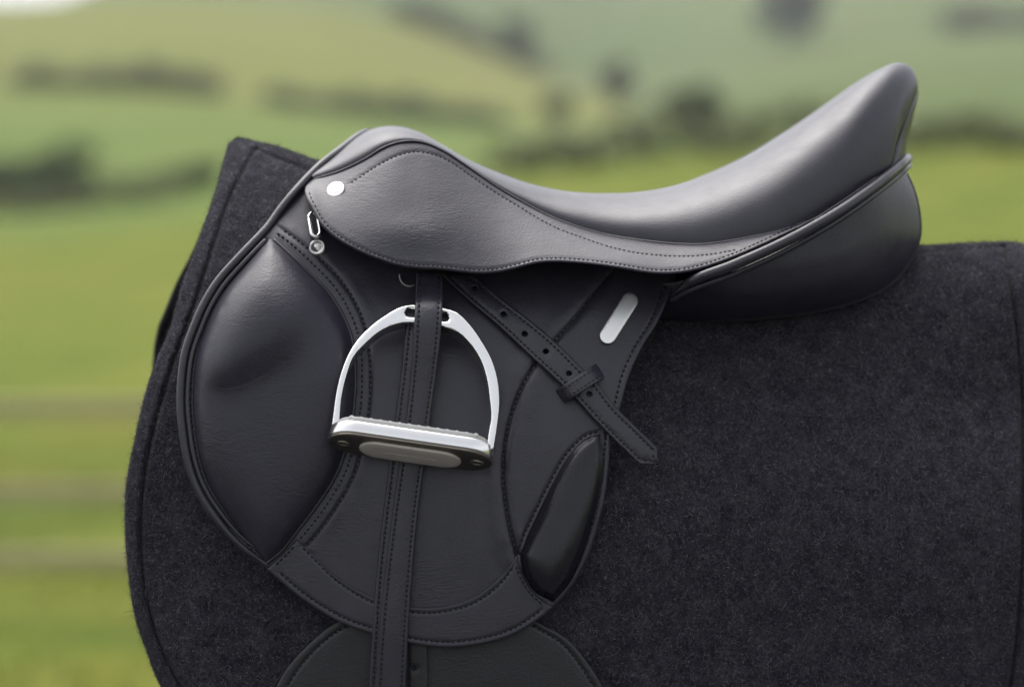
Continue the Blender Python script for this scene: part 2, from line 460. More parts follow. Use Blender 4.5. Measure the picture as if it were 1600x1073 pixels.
def ground_mat(name, c1, c2, c3, s=.25, fine=True):
    m, t, b = new_mat(name); L = t.links.new
    geo = N(t, 'ShaderNodeNewGeometry')
    n1 = N(t, 'ShaderNodeTexNoise', Scale=s, Detail=6.0, Roughness=.62, Distortion=.4); L(geo.outputs['Position'], n1.inputs['Vector'])
    cr = N(t, 'ShaderNodeValToRGB'); e = cr.color_ramp.elements
    e[0].position = .3; e[0].color = (*c1, 1); e[1].position = .72; e[1].color = (*c3, 1); k = e.new(.5); k.color = (*c2, 1)
    L(n1.outputs['Fac'], cr.inputs[0]); L(cr.outputs[0], b.inputs['Base Color'])
    n3 = N(t, 'ShaderNodeTexNoise', Scale=12.0 if fine else 1.5, Detail=5.0); L(geo.outputs['Position'], n3.inputs['Vector'])
    bp = N(t, 'ShaderNodeBump', Strength=.6, Distance=.15 if fine else .6); L(n3.outputs['Fac'], bp.inputs['Height']); L(bp.outputs[0], b.inputs['Normal'])
    b.inputs['Roughness'].default_value = 1; b.inputs['Specular IOR Level'].default_value = .1
    return m
G_mead = ground_mat('meadow_grass', (.055, .095, .011), (.105, .128, .016), (.155, .150, .026), .45)
G_mid = ground_mat('pasture', (.075, .115, .020), (.090, .125, .024), (.110, .135, .030), .03, False)
G_hill = ground_mat('hill_pasture', (.105, .122, .026), (.125, .135, .032), (.145, .142, .040), .015, False)
G_far = ground_mat('far_pasture', (.060, .090, .024), (.075, .100, .030), (.095, .110, .036), .012, False)
G_tan = ground_mat('dry_field', (.13, .11, .04), (.150, .125, .05), (.14, .125, .045), .012, False)
def leaf_mat(name, c1, c2):
    m, t, b = new_mat(name); L = t.links.new
    g = N(t, 'ShaderNodeNewGeometry'); cr = N(t, 'ShaderNodeValToRGB'); cr.color_ramp.elements[0].color = (*c1, 1); cr.color_ramp.elements[1].color = (*c2, 1)
    L(g.outputs['Random Per Island'], cr.inputs[0]); L(cr.outputs[0], b.inputs['Base Color']); b.inputs['Roughness'].default_value = .7
    return m
M_leaf = leaf_mat('leaves_dark', (.045, .075, .026), (.085, .125, .042))
M_leaf2 = leaf_mat('leaves_olive', (.078, .088, .036), (.120, .128, .052))
M_bark = plain('bark', (.06, .045, .035), .9, 0, 0, 20., .5)
M_blade = leaf_mat('grass_blades', (.10, .14, .012), (.20, .20, .022))
M_wood = plain('weathered_wood', (.36, .325, .17), .85, 0, .05, 30., .5)

# ------------------------------------------------------------------ terrain
PIXANG = 1/FPX
def elev(py): return -PITCH+np.arctan((536.5-np.asarray(py, float))*PIXANG)
# sight-line table: rows are distances, columns are directions (photo x), entries the photo row where that ground is seen
TX = [-800, 0, 250, 500, 640, 800, 900, 1000, 1200, 1600, 2400]
TAB = [
 (62,  [400, 372, 350, 315, 298, 275, 265, 255, 245, 238, 230]),
 (80,  [398, 370, 350, 318, 300, 280, 268, 258, 246, 234, 225]),
 (150, [330, 300, 285, 262, 250, 240, 235, 225, 205, 190, 180]),
 (250, [160, 142, 150, 180, 192, 200, 200, 190, 165, 140, 120]),
 (420, [15, 5, -8, 6, 35, 95, 140, 165, 130, 75, 50]),
 (520, [60, 40, 20, 30, 60, 110, 145, 160, 110, 55, 40]),
 (900, [60, 30, -60, -110, -120, -110, -90, -80, -80, -90, -60]),
 (1300, [120, 90, 30, -20, -40, -60, -60, -60, -60, -60, -60]),
 (2500, [300, 300, 300, 300, 300, 300, 300, 300, 300, 300, 300])]
TR = np.array([r for r, _ in TAB]); TZ = [ci(TX, H+r*np.tan(elev(row))) for r, row in TAB]
NEAR_R = [0, 14, 22, 30, 40]
def ground_z(x, y):
    dx, dy = x-CAM[0], y-CAM[1]; r = np.hypot(dx, dy); az = np.arctan2(dx, dy)
    px = np.clip(800+FPX*np.tan(np.clip(az, -1.2, 1.2)), -800, 2400)
    zs = np.stack([f(px) for f in TZ], -1)
    fade = sstep(R(70), R(28), np.abs(az))            # away from the view the land calms down to low rolling ground
    calm = np.array([0.8, 1.0, 3, 7, 14, 18, 34, 40, 30.])
    zs = zs*fade[..., None]+calm*(1-fade[..., None])
    rr = np.concatenate([NEAR_R, TR]); zz = np.concatenate([np.zeros(zs.shape[:-1]+(2,)), zs[..., :1]*np.array([.04, .13, .36]), zs], -1)
    k = np.clip(np.searchsorted(rr, r)-1, 0, len(rr)-2)
    t = (r-rr[k])/(rr[k+1]-rr[k]); t = np.clip(t, 0, 1)
    a = np.take_along_axis(zz, k[..., None], -1)[..., 0]; b_ = np.take_along_axis(zz, (k+1)[..., None], -1)[..., 0]
    return a+(b_-a)*t
azs = np.concatenate([np.linspace(-180, -16, 60, endpoint=False), np.linspace(-16, 16, 129), np.linspace(16, 180, 61)[1:-1]])
rads = np.concatenate([[.6], np.geomspace(1.5, 60, 40), np.geomspace(63, 2500, 90)])
A, Rr = np.meshgrid(np.radians(azs), rads); X = CAM[0]+Rr*np.sin(A); Y = CAM[1]+Rr*np.cos(A); Z = ground_z(X, Y)
for _ in range(2):
    Zp = Z.copy(); Zp[1:-1] = (Z[:-2]+2*Z[1:-1]+Z[2:])/4; Z = (np.roll(Zp, 1, 1)+2*Zp+np.roll(Zp, -1, 1))/4
nr, na = Z.shape; V = np.stack([X, Y, Z], -1).reshape(-1, 3)
F = []; MI = []
def field_at(r, px):
    if r < 66: return 0
    if r < 245: return 1 if px < 830 else (3 if r > 150 else 1)
    if r < 440:
        edge_r = 300+0.4*(px-640)
        return 2 if px < 960 else 3
    if px > 620 and r > 700: return 4 if (px < 780 or r > 790) else 3
    return 3
for i in range(nr-1):
    for k in range(na):
        k2 = (k+1) % na; F.append((i*na+k, i*na+k2, (i+1)*na+k2, (i+1)*na+k))
        rm = (rads[i]*rads[i+1])**.5; az = math.radians(azs[k]); MI.append(field_at(rm, 800+FPX*math.tan(max(-1.2, min(1.2, az)))))
F = np.array(F); c0 = len(V); V = np.vstack([V, [CAM[0], CAM[1], 0]])
me = np_mesh('ground', V, F); 
for m_ in (G_mead, G_mid, G_hill, G_far, G_tan): me.materials.append(m_)
me.polygons.foreach_set('material_index', np.array(MI, np.int32))
g = link('ground', me, None); tag(g, kind='structure')
bm = bmesh.new(); bm.from_mesh(me); bm.verts.ensure_lookup_table()
for k in range(na): bm.faces.new((bm.verts[c0], bm.verts[(k+1) % na], bm.verts[k]))
bmesh.ops.recalc_face_normals(bm, faces=bm.faces)
if sum(f.normal.z for f in bm.faces) < 0: bmesh.ops.reverse_faces(bm, faces=bm.faces)
bm.to_mesh(me); bm.free()

M_reflector = ground_mat('grey_reflector_gravel', (.045, .045, .050), (.070, .070, .075), (.095, .093, .095), 9., True)  # unseen grey ground, added to keep the green grass tint out of reflections
yp = spl([(-26, -6), (-14, 4.2), (0, 5.4), (15, 4.4), (27, -5), (22, -24), (0, -32), (-21, -25)], .8, True)
bm = bmesh.new(); f = bm.faces.new([bm.verts.new((x, y, .012)) for x, y in yp]); bmesh.ops.triangulate(bm, faces=bm.faces)
me = bpy.data.meshes.new('grey_reflector'); bm.to_mesh(me); bm.free()
if me.polygons[0].normal.z < 0: me.flip_normals()
grey_reflector = link('grey_reflector', me, M_reflector, None, False); tag(grey_reflector, kind='structure')

def gpos(px, r):
    az = math.atan((px-800)/FPX); x = CAM[0]+r*math.sin(az); y = CAM[1]+r*math.cos(az)
    return np.array([x, y, float(ground_z(np.array([x]), np.array([y]))[0])])

# ------------------------------------------------------------------ trees and hedges
def leaf_cloud(name, pts, size, mat, parent, seed):
    r = np.random.default_rng(seed); n = len(pts)
    a = r.normal(size=(n, 3)); a /= np.linalg.norm(a, axis=1)[:, None]; c = r.normal(size=(n, 3)); b_ = np.cross(a, c); b_ /= np.linalg.norm(b_, axis=1)[:, None]
    s = size*r.uniform(.6, 1.4, (n, 1))
    V = np.stack([pts+a*s, pts+b_*s*.6, pts-a*s, pts-b_*s*.6], 1).reshape(-1, 3)
    return link(name, np_mesh(name, V, np.arange(4*n).reshape(-1, 4)), mat, parent, smooth=False)

def crown_pts(c, rad, n, seed, lumps=14):
    r = np.random.default_rng(seed); c = np.asarray(c); rad = np.asarray(rad)
    u = r.normal(size=(lumps, 3)); u /= np.linalg.norm(u, axis=1)[:, None]; u *= r.uniform(.35, .85, (lumps, 1))
    P = []
    for i in range(lumps):
        v = r.normal(size=(n//lumps, 3)); v /= np.linalg.norm(v, axis=1)[:, None]; v *= r.uniform(.3, 1, (len(v), 1))**.5
        P.append(c+rad*(u[i]+v*r.uniform(.28, .45)))
    return np.vstack(P)

def tree(name, px, r, width_px, top_py, label, cat, mat, seed, group=None, trunk=.3):
    b_ = gpos(px, r); k = r*PIXANG
    top = H+r*math.tan(float(elev(top_py))); h = max(1.5, top-b_[2]); w_ = width_px*k/2
    t_ = thing(name, label, cat, tuple(b_), group)
    tw = h*trunk
    P = np.array([b_+[0, 0, -.3], b_+[.03*h, 0, tw], b_+[0, .03*h, h*.75]])
    Vs, Fs = tube_arrays(P, np.array([.05, .04, .012])*h, 8); k0 = len(Vs); VV = [Vs]; FF = [Fs]
    rr = np.random.default_rng(seed)
    for q in range(6):
        an = rr.uniform(0, 6.28); s = P[1]+(P[2]-P[1])*rr.uniform(0, .5)
        Q = np.array([s, s+[w_*.3*math.cos(an), w_*.3*math.sin(an), h*.12], s+[w_*.65*math.cos(an), w_*.65*math.sin(an), h*.3]])
        v, f = tube_arrays(Q, np.array([.022, .014, .006])*h, 6); VV.append(v); FF.append(f+k0); k0 += len(v)
    link('trunk', np_mesh('trunk', np.vstack(VV), np.vstack(FF)), M_bark, t_)
    rz = (h-tw*.6)/2; c = b_+[0, 0, tw*.6+rz]
    leaf_cloud('crown', crown_pts(c, (w_, w_*.8, rz), 3600, seed), max(.08, .05*h), mat, t_, seed+1)
    return t_

def hedge(px0, r0, px1, r1, hgt, label, seed, mat=None):
    mat = mat or M_leaf2
    r = np.random.default_rng(seed); a = gpos(px0, r0); b_ = gpos(px1, r1); ln = np.linalg.norm(b_-a)
    n = int(min(14000, 160*ln)); pts = []
    t_ = thing('hedge', label, 'hedge', tuple(gpos((px0+px1)/2, (r0+r1)/2)), 'hedges between the fields')
    u = r.uniform(0, 1, n); P = a+(b_-a)*u[:, None]
    P[:, 2] = ground_z(P[:, 0], P[:, 1])
    hh = hgt*(.75+.35*np.sin(u*17+seed)*np.sin(u*41+2*seed)+.2*np.sin(u*7+seed))
    P[:, 2] += r.uniform(0, 1, n)**.7*hh; P[:, :2] += r.normal(size=(n, 2))*hgt*.25
    leaf_cloud('foliage', P, .11*hgt, mat, t_, seed)
    VV, FF, k0 = [], [], 0
    for q in range(int(max(6, ln/4))):
        p = a+(b_-a)*((q+.5)/int(max(6, ln/4))); p[2] = ground_z(p[:1], p[1:2])[0]
        v, f = tube_arrays(np.array([p-[0, 0, .1], p+[.1, .05, hgt*.35], p+[.05, .2, hgt*.7]]), np.array([.06, .045, .02])*hgt*.6, 6)
        link('stem', np_mesh('stem', v, f), M_bark, t_)

tree('bushy_tree', 66, 110, 215, 222, 'large dark bushy tree at the left edge of the photo, beyond the meadow', 'tree', M_leaf, 11, 'trees among the fields', .08)
tree('bushy_tree', 305, 112, 85, 255, 'dark rounded bush just left of the felt pad front corner', 'bush', M_leaf, 12, 'trees among the fields', .15)
tree('bushy_tree', 800, 430, 62, 22, 'small bluish dark tree high on the hillside above the seat', 'tree', M_leaf, 13, 'trees among the fields')
tree('bushy_tree', 872, 240, 58, 148, 'small dark tree at the right end of the middle hedge, above the seat dip', 'tree', M_leaf, 14, 'trees among the fields')
tree('bushy_tree', 1078, 150, 100, 132, 'broad dark green tree above the rear half of the seat', 'tree', M_leaf, 15, 'trees among the fields', .2)
tree('bushy_tree', 1228, 560, 120, -40, 'dark tree cut off by the top edge of the photo', 'tree', M_leaf, 16, 'trees among the fields')
tree('bushy_tree', 960, 330, 60, 92, 'faint olive tree on the slope between the two larger dark trees', 'tree', M_leaf2, 17, 'trees among the fields')
hedge(-60, 100, 285, 104, 1.1, 'low olive hedge at the far edge of the meadow, under the left bushy tree', 21)
hedge(25, 250, 345, 252, 2.3, 'dark hedge across the upper left hillside', 22)
hedge(415, 252, 790, 248, 2.2, 'dark hedge behind the pommel of the saddle', 23, M_leaf)
hedge(770, 66, 1660, 64, 1.15, 'long dark hedge line bounding the meadow behind the cantle', 24)
hedge(620, 425, 850, 432, 3.2, 'olive hedge running down the hill shoulder at top centre', 25)
hedge(1480, 530, 1680, 520, 4.5, 'dark hedge in the top right corner', 26)

# ------------------------------------------------------------------ fence
fy = gpos(800, 13.2)[1]
fence = thing('post_and_rail_fence', 'weathered post and rail fence with three pale rails standing in the meadow', 'fence', (0, fy, 0))
def box_mesh(name, x0, x1, y0, y1, z0, z1, bev=.008, wob=0):
    bm = bmesh.new(); bmesh.ops.create_cube(bm, size=1)
    for v in bm.verts: v.co = Vector(((x0+x1)/2+v.co.x*(x1-x0), (y0+y1)/2+v.co.y*(y1-y0), (z0+z1)/2+v.co.z*(z1-z0)))
    bmesh.ops.bevel(bm, geom=bm.edges[:], offset=bev, segments=2, profile=.5, affect='EDGES')
    me = bpy.data.meshes.new(name); bm.to_mesh(me); bm.free(); return me
posts_x = [-6.0, -3.55, -0.95, 1.6, 4.1, 6.6]
for x in posts_x:
    z = float(ground_z(np.array([x]), np.array([fy]))[0]); link('post', box_mesh('post', x-.06, x+.06, fy-.05, fy+.05, z-.3, z+1.18), M_wood, fence, False)
for x0, x1 in zip(posts_x[:-1], posts_x[1:]):
    for zz in (.99, .60, .29):
        link('rail', box_mesh('rail', x0+.02, x1-.02, fy-.09, fy-.052, zz-.045, zz+.045), M_wood, fence, False)

# ------------------------------------------------------------------ grass
n = 30000; az = rng.uniform(R(-16), R(16), n); rr = np.sqrt(rng.uniform(8**2, 24**2, n)); x = CAM[0]+rr*np.sin(az); y = CAM[1]+rr*np.cos(az); z = ground_z(x, y)
hh = rng.uniform(.03, .09, n)*(1+.6*np.sin(x*2.3)*np.sin(y*1.7)); th = rng.uniform(0, 6.28, n); wv = .006+rng.uniform(0, .006, n)
p = np.stack([x, y, z-.01], 1); d = np.stack([np.cos(th)*wv, np.sin(th)*wv, 0*th], 1); tip = p+np.stack([rng.normal(size=n)*.04, rng.normal(size=n)*.04, hh], 1)
V = np.stack([p-d, p+d, tip], 1).reshape(-1, 3)
o = link('grass', np_mesh('grass', V, np.arange(3*n).reshape(-1, 3)), M_blade, None, False); tag(o, 'long meadow grass around the foot of the fence', 'grass', kind='stuff')

# ------------------------------------------------------------------ felt pad
spine = ci([200, 350, 372, 400, 430, 460, 500, 600, 900, 1200, 1440, 1500, 1570, 1600, 1640], [222, 218, 215, 221, 227, 238, 252, 285, 345, 374, 383, 380, 377.5, 379, 381])
def padD(px, py):
    t = np.clip((py-spine(px))*S, 0, .3)/.30
    return .193*(1-(1-t)**2.2)+.012*np.sqrt(np.clip(t/.12, 0, 1))*(1-t)-.028*((px-720)/500)**2*sstep(0, .5, t)+.0015*np.sin(px*.011+py*.004)+.001*np.sin(px*.004-py*.013)
front = spl([(430, 1290), (330, 1180), (252, 1073), (231, 1022), (211, 962), (199, 880), (195, 795), (199, 745), (212, 680), (227, 615), (246, 560), (268, 508), (284, 447), (300, 404), (319, 350), (337, 298), (353, 240), (358, 224), (371, 215)], 6)
top = np.array([(x, float(spine(x))) for x in np.arange(372, 1586, 6)])
rear = spl([(1586, 378), (1600, 382), (1608, 394), (1616, 470), (1624, 600), (1627, 800), (1618, 950), (1600, 1080), (1560, 1220), (1490, 1300)], 6)
bot = spl([(1490, 1300), (1350, 1335), (900, 1350), (560, 1330), (430, 1290)], 8)
pad_out = join(front, top, rear, bot)
pseams = [spl([(399, 233), (374, 278), (350, 334), (328, 401), (303, 480), (270, 570), (243, 660), (228, 730), (221, 800), (222, 880), (233, 950), (255, 1020), (283, 1073), (340, 1150)], 4),
          spl([(399, 233), (426, 245), (459, 258), (500, 276), (560, 300)], 4),
          spl([(1568, 386), (1581, 463), (1590, 531), (1596, 613), (1598, 750), (1596, 886), (1589, 988), (1577, 1073), (1550, 1160)], 4),
          spl([(1420, 399), (1460, 393), (1510, 389), (1568, 386)], 4)]
V2, Ft = triangulate(pad_out, 15., [.7, 2, 4, 7, 11, 16, 24], pseams, (0, 1.6, -1.6, 3.5, -3.5, 7, -7), [])
edge_d = np.minimum(dist_poly(V2, np.vstack([rear, bot]), False), dist_poly(V2, front, False))
x_ = np.clip(1-edge_d/11., 0, 1); D = padD(V2[:, 0], V2[:, 1])
on_top = np.abs(V2[:, 1]-spine(V2[:, 0])) < .6
on_top &= (V2[:, 0] > 371)
D = D-.006*(1-np.sqrt(np.clip(1-x_*x_, 0, 1)))*sstep(0, 30, V2[:, 1]-spine(V2[:, 0]))
for ln, gs in zip(pseams, (1., .7, 1., .45)):
    q = dist_poly(V2, ln, False); D = D-gs*.0036*np.exp(-(q/2.8)**2)+gs*.0017*np.exp(-((q-8)/5)**2)
D = np.where(on_top, 0, np.maximum(D, 0.0005))
W3 = at(V2[:, 0], V2[:, 1], D)
far = W3.copy(); far[:, 1] *= -1
vv = np.clip((V2[:, 1]-spine(V2[:, 0]))/300, 0, 1); far[:, 0] -= .042*vv**1.1*(.25+.75*sstep(820, 480, V2[:, 1]))*sstep(900, 300, V2[:, 0])
n = len(V2); idx = np.arange(n)+n; idx[on_top] = np.arange(n)[on_top]
pad_o = thing('saddle_pad', 'thick charcoal wool felt pad with stitched border under the black saddle', 'saddle pad', (0, 0, 1.2))
me = np_mesh('felt_sheet', np.vstack([W3, far]), np.vstack([Ft, idx[Ft[:, ::-1]]]))
fs = link('felt_sheet', me, M_felt, pad_o)
bm = bmesh.new(); bm.from_mesh(me); bmesh.ops.delete(bm, geom=[v for v in bm.verts if not v.link_faces], context='VERTS'); bm.to_mesh(me); bm.free()
md = fs.modifiers.new('thickness', 'SOLIDIFY'); md.thickness = .005; md.offset = -1
padL = lambda x, y: padD(x, y)
for ln in pseams:
    L3 = at(ln[:, 0], ln[:, 1], padD(ln[:, 0], ln[:, 1])-.0022)
    s_ = tube('border_seam', L3, .0006, M_thread, pad_o, 5)
# loose wool fibres on the near side
a3 = W3[Ft]; ar = np.linalg.norm(np.cross(a3[:, 1]-a3[:, 0], a3[:, 2]-a3[:, 0]), axis=1)
cen = V2[Ft].mean(1); ar = ar*((cen[:, 1] < 1110) & (cen[:, 0] < 1640))
NF = 260000
ti = rng.choice(len(Ft), NF, p=ar/ar.sum()); u = rng.uniform(size=(NF, 2)); fl = u.sum(1) > 1; u[fl] = 1-u[fl]
P0 = a3[ti, 0]+(a3[ti, 1]-a3[ti, 0])*u[:, :1]+(a3[ti, 2]-a3[ti, 0])*u[:, 1:]
Nn = np.cross(a3[:, 1]-a3[:, 0], a3[:, 2]-a3[:, 0])[ti]; Nn /= np.linalg.norm(Nn, axis=1)[:, None]+1e-12
rv = rng.normal(size=(NF, 3)); T1 = rv-Nn*(rv*Nn).sum(1)[:, None]; T1 /= np.linalg.norm(T1, axis=1)[:, None]+1e-9
T2 = np.cross(Nn, T1); ln_ = rng.gamma(3., .0007, NF)[:, None]; curl = rng.normal(size=(NF, 1))*.9; lift = rng.uniform(-.05, .45, NF)[:, None]
pts = [P0-Nn*.0002]
for k in range(1, 4):
    an = curl*k/3.; f_ = k/3.
    pts.append(P0+ln_*f_*(T1*np.cos(an)+T2*np.sin(an))+Nn*(ln_*lift*math.sin(f_*2.2)+.0003))
wd = rng.uniform(.00006, .00013, NF)[:, None]
rows = []
for k in range(4):
    an = curl*k/3.*1.6; side = -T1*np.sin(an)+T2*np.cos(an); s = wd*(1 if k < 3 else .3)
    rows += [pts[k]-side*s, pts[k]+side*s]
V = np.stack(rows, 1).reshape(-1, 3); b0 = (np.arange(NF)*8)[:, None]
F = np.concatenate([b0+np.array([[2*k, 2*k+1, 2*k+3, 2*k+2]]) for k in range(3)], 0)
NE = 16000                                   # hairs standing off the pad's edges
crv = np.vstack([spl(front, 1.0), spl(top, 1.0), spl(rear, 1.0)]); crv = crv[crv[:, 1] < 1110]
pe = crv[rng.integers(0, len(crv), NE)]+rng.normal(size=(NE, 2))*.8
De = np.maximum(padD(pe[:, 0], pe[:, 1])-.004, 0)+rng.uniform(-.006, .002, NE); B0 = at(pe[:, 0], pe[:, 1], De)
od = rng.normal(size=(NE, 3)); od /= np.linalg.norm(od, axis=1)[:, None]; le = rng.gamma(2.5, .0007, NE)[:, None]
sd_ = np.cross(od, np.array([0, 1., 0])); sd_ /= np.linalg.norm(sd_, axis=1)[:, None]+1e-9; we = .00009
bend = rng.normal(size=(NE, 3))*.5
rows = []
for k in range(4):
    f_ = k/3.; c_ = B0+od*le*f_+bend*le*f_*f_; rows += [c_-sd_*we*(1-.6*f_), c_+sd_*we*(1-.6*f_)]
V = np.vstack([V, np.stack(rows, 1).reshape(-1, 3)]); b0 = (np.arange(NF, NF+NE)*8)[:, None]
F = np.vstack([F, np.concatenate([b0+np.array([[2*k, 2*k+1, 2*k+3, 2*k+2]]) for k in range(3)], 0)])
o = link('wool_fibres', np_mesh('wool_fibres', V, F), M_fibre, pad_o, False); o['kind'] = 'stuff'

# ------------------------------------------------------------------ wooden rack carrying the pad
rack = thing('saddle_rack', 'wooden saddle rack hidden under the felt pad', 'saddle rack', (0, 0, 0))
zr = float(at(900, 345, 0)[2])-.03
link('ridge_beam', box_mesh('ridge_beam', -.20, .40, -.03, .03, zr-.11, zr-.02), M_wood, rack, False)
for sx in (-.16, .34):
    for sy in (-1, 1):
        Q = np.array([[sx, sy*.03, zr-.06], [sx*1.15, sy*.16, .9], [sx*1.3, sy*.30, .0]])
        v, f = tube_arrays(Q, np.array([.02, .024, .026]), 8); link('leg', np_mesh('leg', v, f), M_wood, rack)

# ------------------------------------------------------------------ saddle
sad = thing('saddle', 'black leather jumping saddle with padded knee rolls lying on the felt pad', 'saddle', (0, 0, 1.3))
F0 = ci([240, 300, 400, 430, 500, 600, 700, 850, 1011, 1100, 1300], [.080, .108, .139, .146, .166, .188, .2000, .209, .214, .2155, .216])
F1 = ci([240, 300, 400, 430, 500, 600, 700, 850, 1011, 1100, 1300], [.080, .110, .152, .1595, .1745, .190, .2000, .209, .214, .2155, .216])
def base(px, py):
    k = sstep(620, 440, np.asarray(px, float))
    return F0(py)*(1-k)+F1(py)*k-.012*((px-640)/400)**2

# outline of the flap
f_front = spl([(500, 252), (459, 294), (415, 351), (376, 392), (336, 437), (314, 473), (300, 505), (284, 552), (277, 620), (280, 670), (290, 728), (306, 770), (330, 808), (366, 850), (417, 889)], 4)
f_bot = spl([(417, 889), (474, 937), (530, 971), (582, 990), (642, 1005), (699, 1011), (755, 1005), (804, 990), (841, 967), (864, 949), (894, 915), (920, 866), (939, 806), (947, 765), (952, 720), (956, 685), (971, 631), (983, 588), (1003, 544), (1029, 501), (1054, 437), (1062, 400)], 4)
f_top = spl([(1062, 400), (950, 385), (800, 340), (700, 290), (620, 262), (500, 252)], 10)
flap_out = join(f_front, f_bot, f_top)
knee_l = spl([(422, 369), (393, 403), (355, 447), (334, 481), (322, 509), (307, 555), (301, 620), (304, 668), (313, 722), (327, 760), (350, 797), (381, 838), (416, 880)], 4)
knee_r = spl([(416, 880), (438, 862), (470, 822), (500, 782), (528, 735), (545, 680), (553, 630), (555, 580), (550, 530), (537, 495), (514, 458), (481, 424), (446, 391), (422, 369)], 4)
knee_out = join(knee_l, knee_r)
strip_in = spl([(430, 362), (452, 378), (487, 410), (522, 447), (546, 486), (561, 528), (566, 580), (564, 632), (556, 684), (538, 741), (510, 789), (480, 829), (464, 846)], 4)
strip_out = spl([(440, 358), (466, 376), (500, 404), (535, 441), (559, 480), (574, 526), (579, 580), (577, 634), (569, 688), (551, 746), (523, 795), (493, 836), (478, 852)], 4)
seam_r = spl([(952, 430), (921, 467), (895, 501), (868, 531), (831, 578), (811, 615), (797, 655), (789, 695), (786, 736), (789, 776), (796, 821), (809, 866)], 4)
th_out_l = spl([(938, 678), (916, 685), (888, 713), (865, 752), (843, 796), (824, 836), (812, 866)], 4)
th_bot = spl([(812, 866), (818, 896), (836, 924), (865, 940)], 4)
th_r = spl([(865, 940), (890, 910), (912, 862), (929, 804), (938, 760), (943, 718), (938, 678)], 4)
thigh_out = join(th_out_l, th_bot, th_r)
edge_st = spl([(1041, 437), (1018, 498), (992, 541), (972, 586), (961, 629), (947, 683), (943, 718), (938, 763), (930, 804), (912, 861), (888, 908), (862, 938)], 4)
th_st = offs(th_out_l, 5)
def flapD(px, py):
    P = np.stack([np.ravel(px), np.ravel(py)], 1); D = base(P[:, 0], P[:, 1])
    for ln, dp, sg in ((seam_r, .0022, 3.2), (strip_out, .0010, 2.0), (edge_st, .0010, 2.2), (th_st, .0010, 2.4)):
        q = dist_poly(P, ln, False); D = D-dp*np.exp(-(q/sg)**2)
    q = dist_poly(P, strip_out, False); D = D+.0012*np.exp(-((q-7)/5.)**2)*(sdf(P, knee_out) < 0)
    q = dist_poly(P, seam_r, False); D = D+.0022*np.exp(-((q-14)/10.)**2)
    return D.reshape(np.shape(px))
flap = sheet('flap', flap_out, flapD, .006, M_flap, sad, 5, .0025, 13, [seam_r, strip_out, edge_st, th_st])
mirrored(flap)
for ln in (seam_r, strip_in, strip_out, edge_st, th_st): stitches(ln, flapD, flap, M_thread)

# knee pad
blk = spl([(418, 402), (450, 416), (478, 440), (489, 482), (482, 522), (455, 553), (415, 580), (372, 601), (340, 606), (318, 585), (318, 545), (330, 500), (350, 455), (382, 412)], 4, True)
def knee_bulge(px, py):
    P = np.stack([px, py], 1); d = np.clip(sdf(P, knee_out), 0, None); b_ = sdf(P, blk)
    return .004*sstep(10, 80, d)+.0145*sstep(-20, 50, b_)*sstep(0, 34, d)
knee_soft = blurred(knee_bulge, 250, 340, 600, 920, 14.)
knee_puff = blurred(lambda x, y: .0140*np.sqrt(np.clip(1-(1-np.clip(np.clip(sdf(np.stack([x, y], 1), knee_out), 0, None)/44., 0, 1))**2, 0, 1)), 250, 340, 600, 920, 8.)
def kneeD(px, py):
    P = np.stack([np.ravel(px), np.ravel(py)], 1); d = np.clip(sdf(P, knee_out), 0, None)
    D = base(P[:, 0], P[:, 1])+.0015+knee_puff(P[:, 0], P[:, 1])*sstep(-4, 14, d)+knee_soft(P[:, 0], P[:, 1])*sstep(0, 12, d)
    q = dist_poly(P, foldl, False); tp_ = sstep(322, 340, P[:, 0])*sstep(452, 400, P[:, 0])
    q2 = dist_poly(P, foldl+np.array([6., 8.]), False); q3 = dist_poly(P, foldl+np.array([-4., -9.]), False)
    D = D-tp_*(.0004*np.exp(-(q/4.)**2)+.0005*np.exp(-(q2/3.)**2)+.0003*np.exp(-(q3/3.)**2))
    return D.reshape(np.shape(px))
foldl = spl([(318, 598), (345, 606), (380, 600), (420, 580), (455, 560)], 4)
knee = sheet('knee_pad', knee_out, kneeD, .006, M_knee, sad, 4, .002, 8, [foldl])
stk = spl(offs(knee_l, 4)[2:-2][::-1], 4)
stitches(offs(knee_l, 3.5), flapD, flap, M_thread, off=.0012)
tube('knee_pad_welt', on(knee_r[:-2], flapD, .0015), 2.6*S, M_pipe, sad)

# rolled edges down the front
r_out = np.array([(573, 207, .000), (562, 212, .018), (549, 221, .038), (535, 232, .056), (515, 247, .077), (495, 264, .092), (461, 300, .113), (430, 338, .126)])
P_a = at(*spl(r_out, 4).T)
fl2 = offs(f_front[(f_front[:, 1] > 345)], -5.5)
P_b = on(fl2, base, .0005)
roll = np.vstack([P_a[:-2], P_b]); 
for _ in range(3): roll[1:-1] = (roll[:-2]+2*roll[1:-1]+roll[2:])/4
gb = tube('rolled_edge', roll, np.concatenate([np.full(len(roll)-30, 7.2*S), np.linspace(7.2, 3, 30)*S]), M_pipe, sad, 12); mirrored(gb)
fl3 = offs(f_front[(f_front[:, 1] > 362)], -16.5)
P_c = on(fl3, base, .0008); tube('edge_piping', P_c, np.concatenate([np.full(len(P_c)-30, 4.6*S), np.linspace(4.6, 1.5, 30)*S]), M_pipe, sad, 10)
stitches(spl([(466, 303), (445, 325), (428, 345)], 4), base, flap, M_thread, off=.0006)
# pommel strip between roll and seat
ps0 = spl([(490, 278), (525, 252), (556, 225), (577, 205)], 6); 

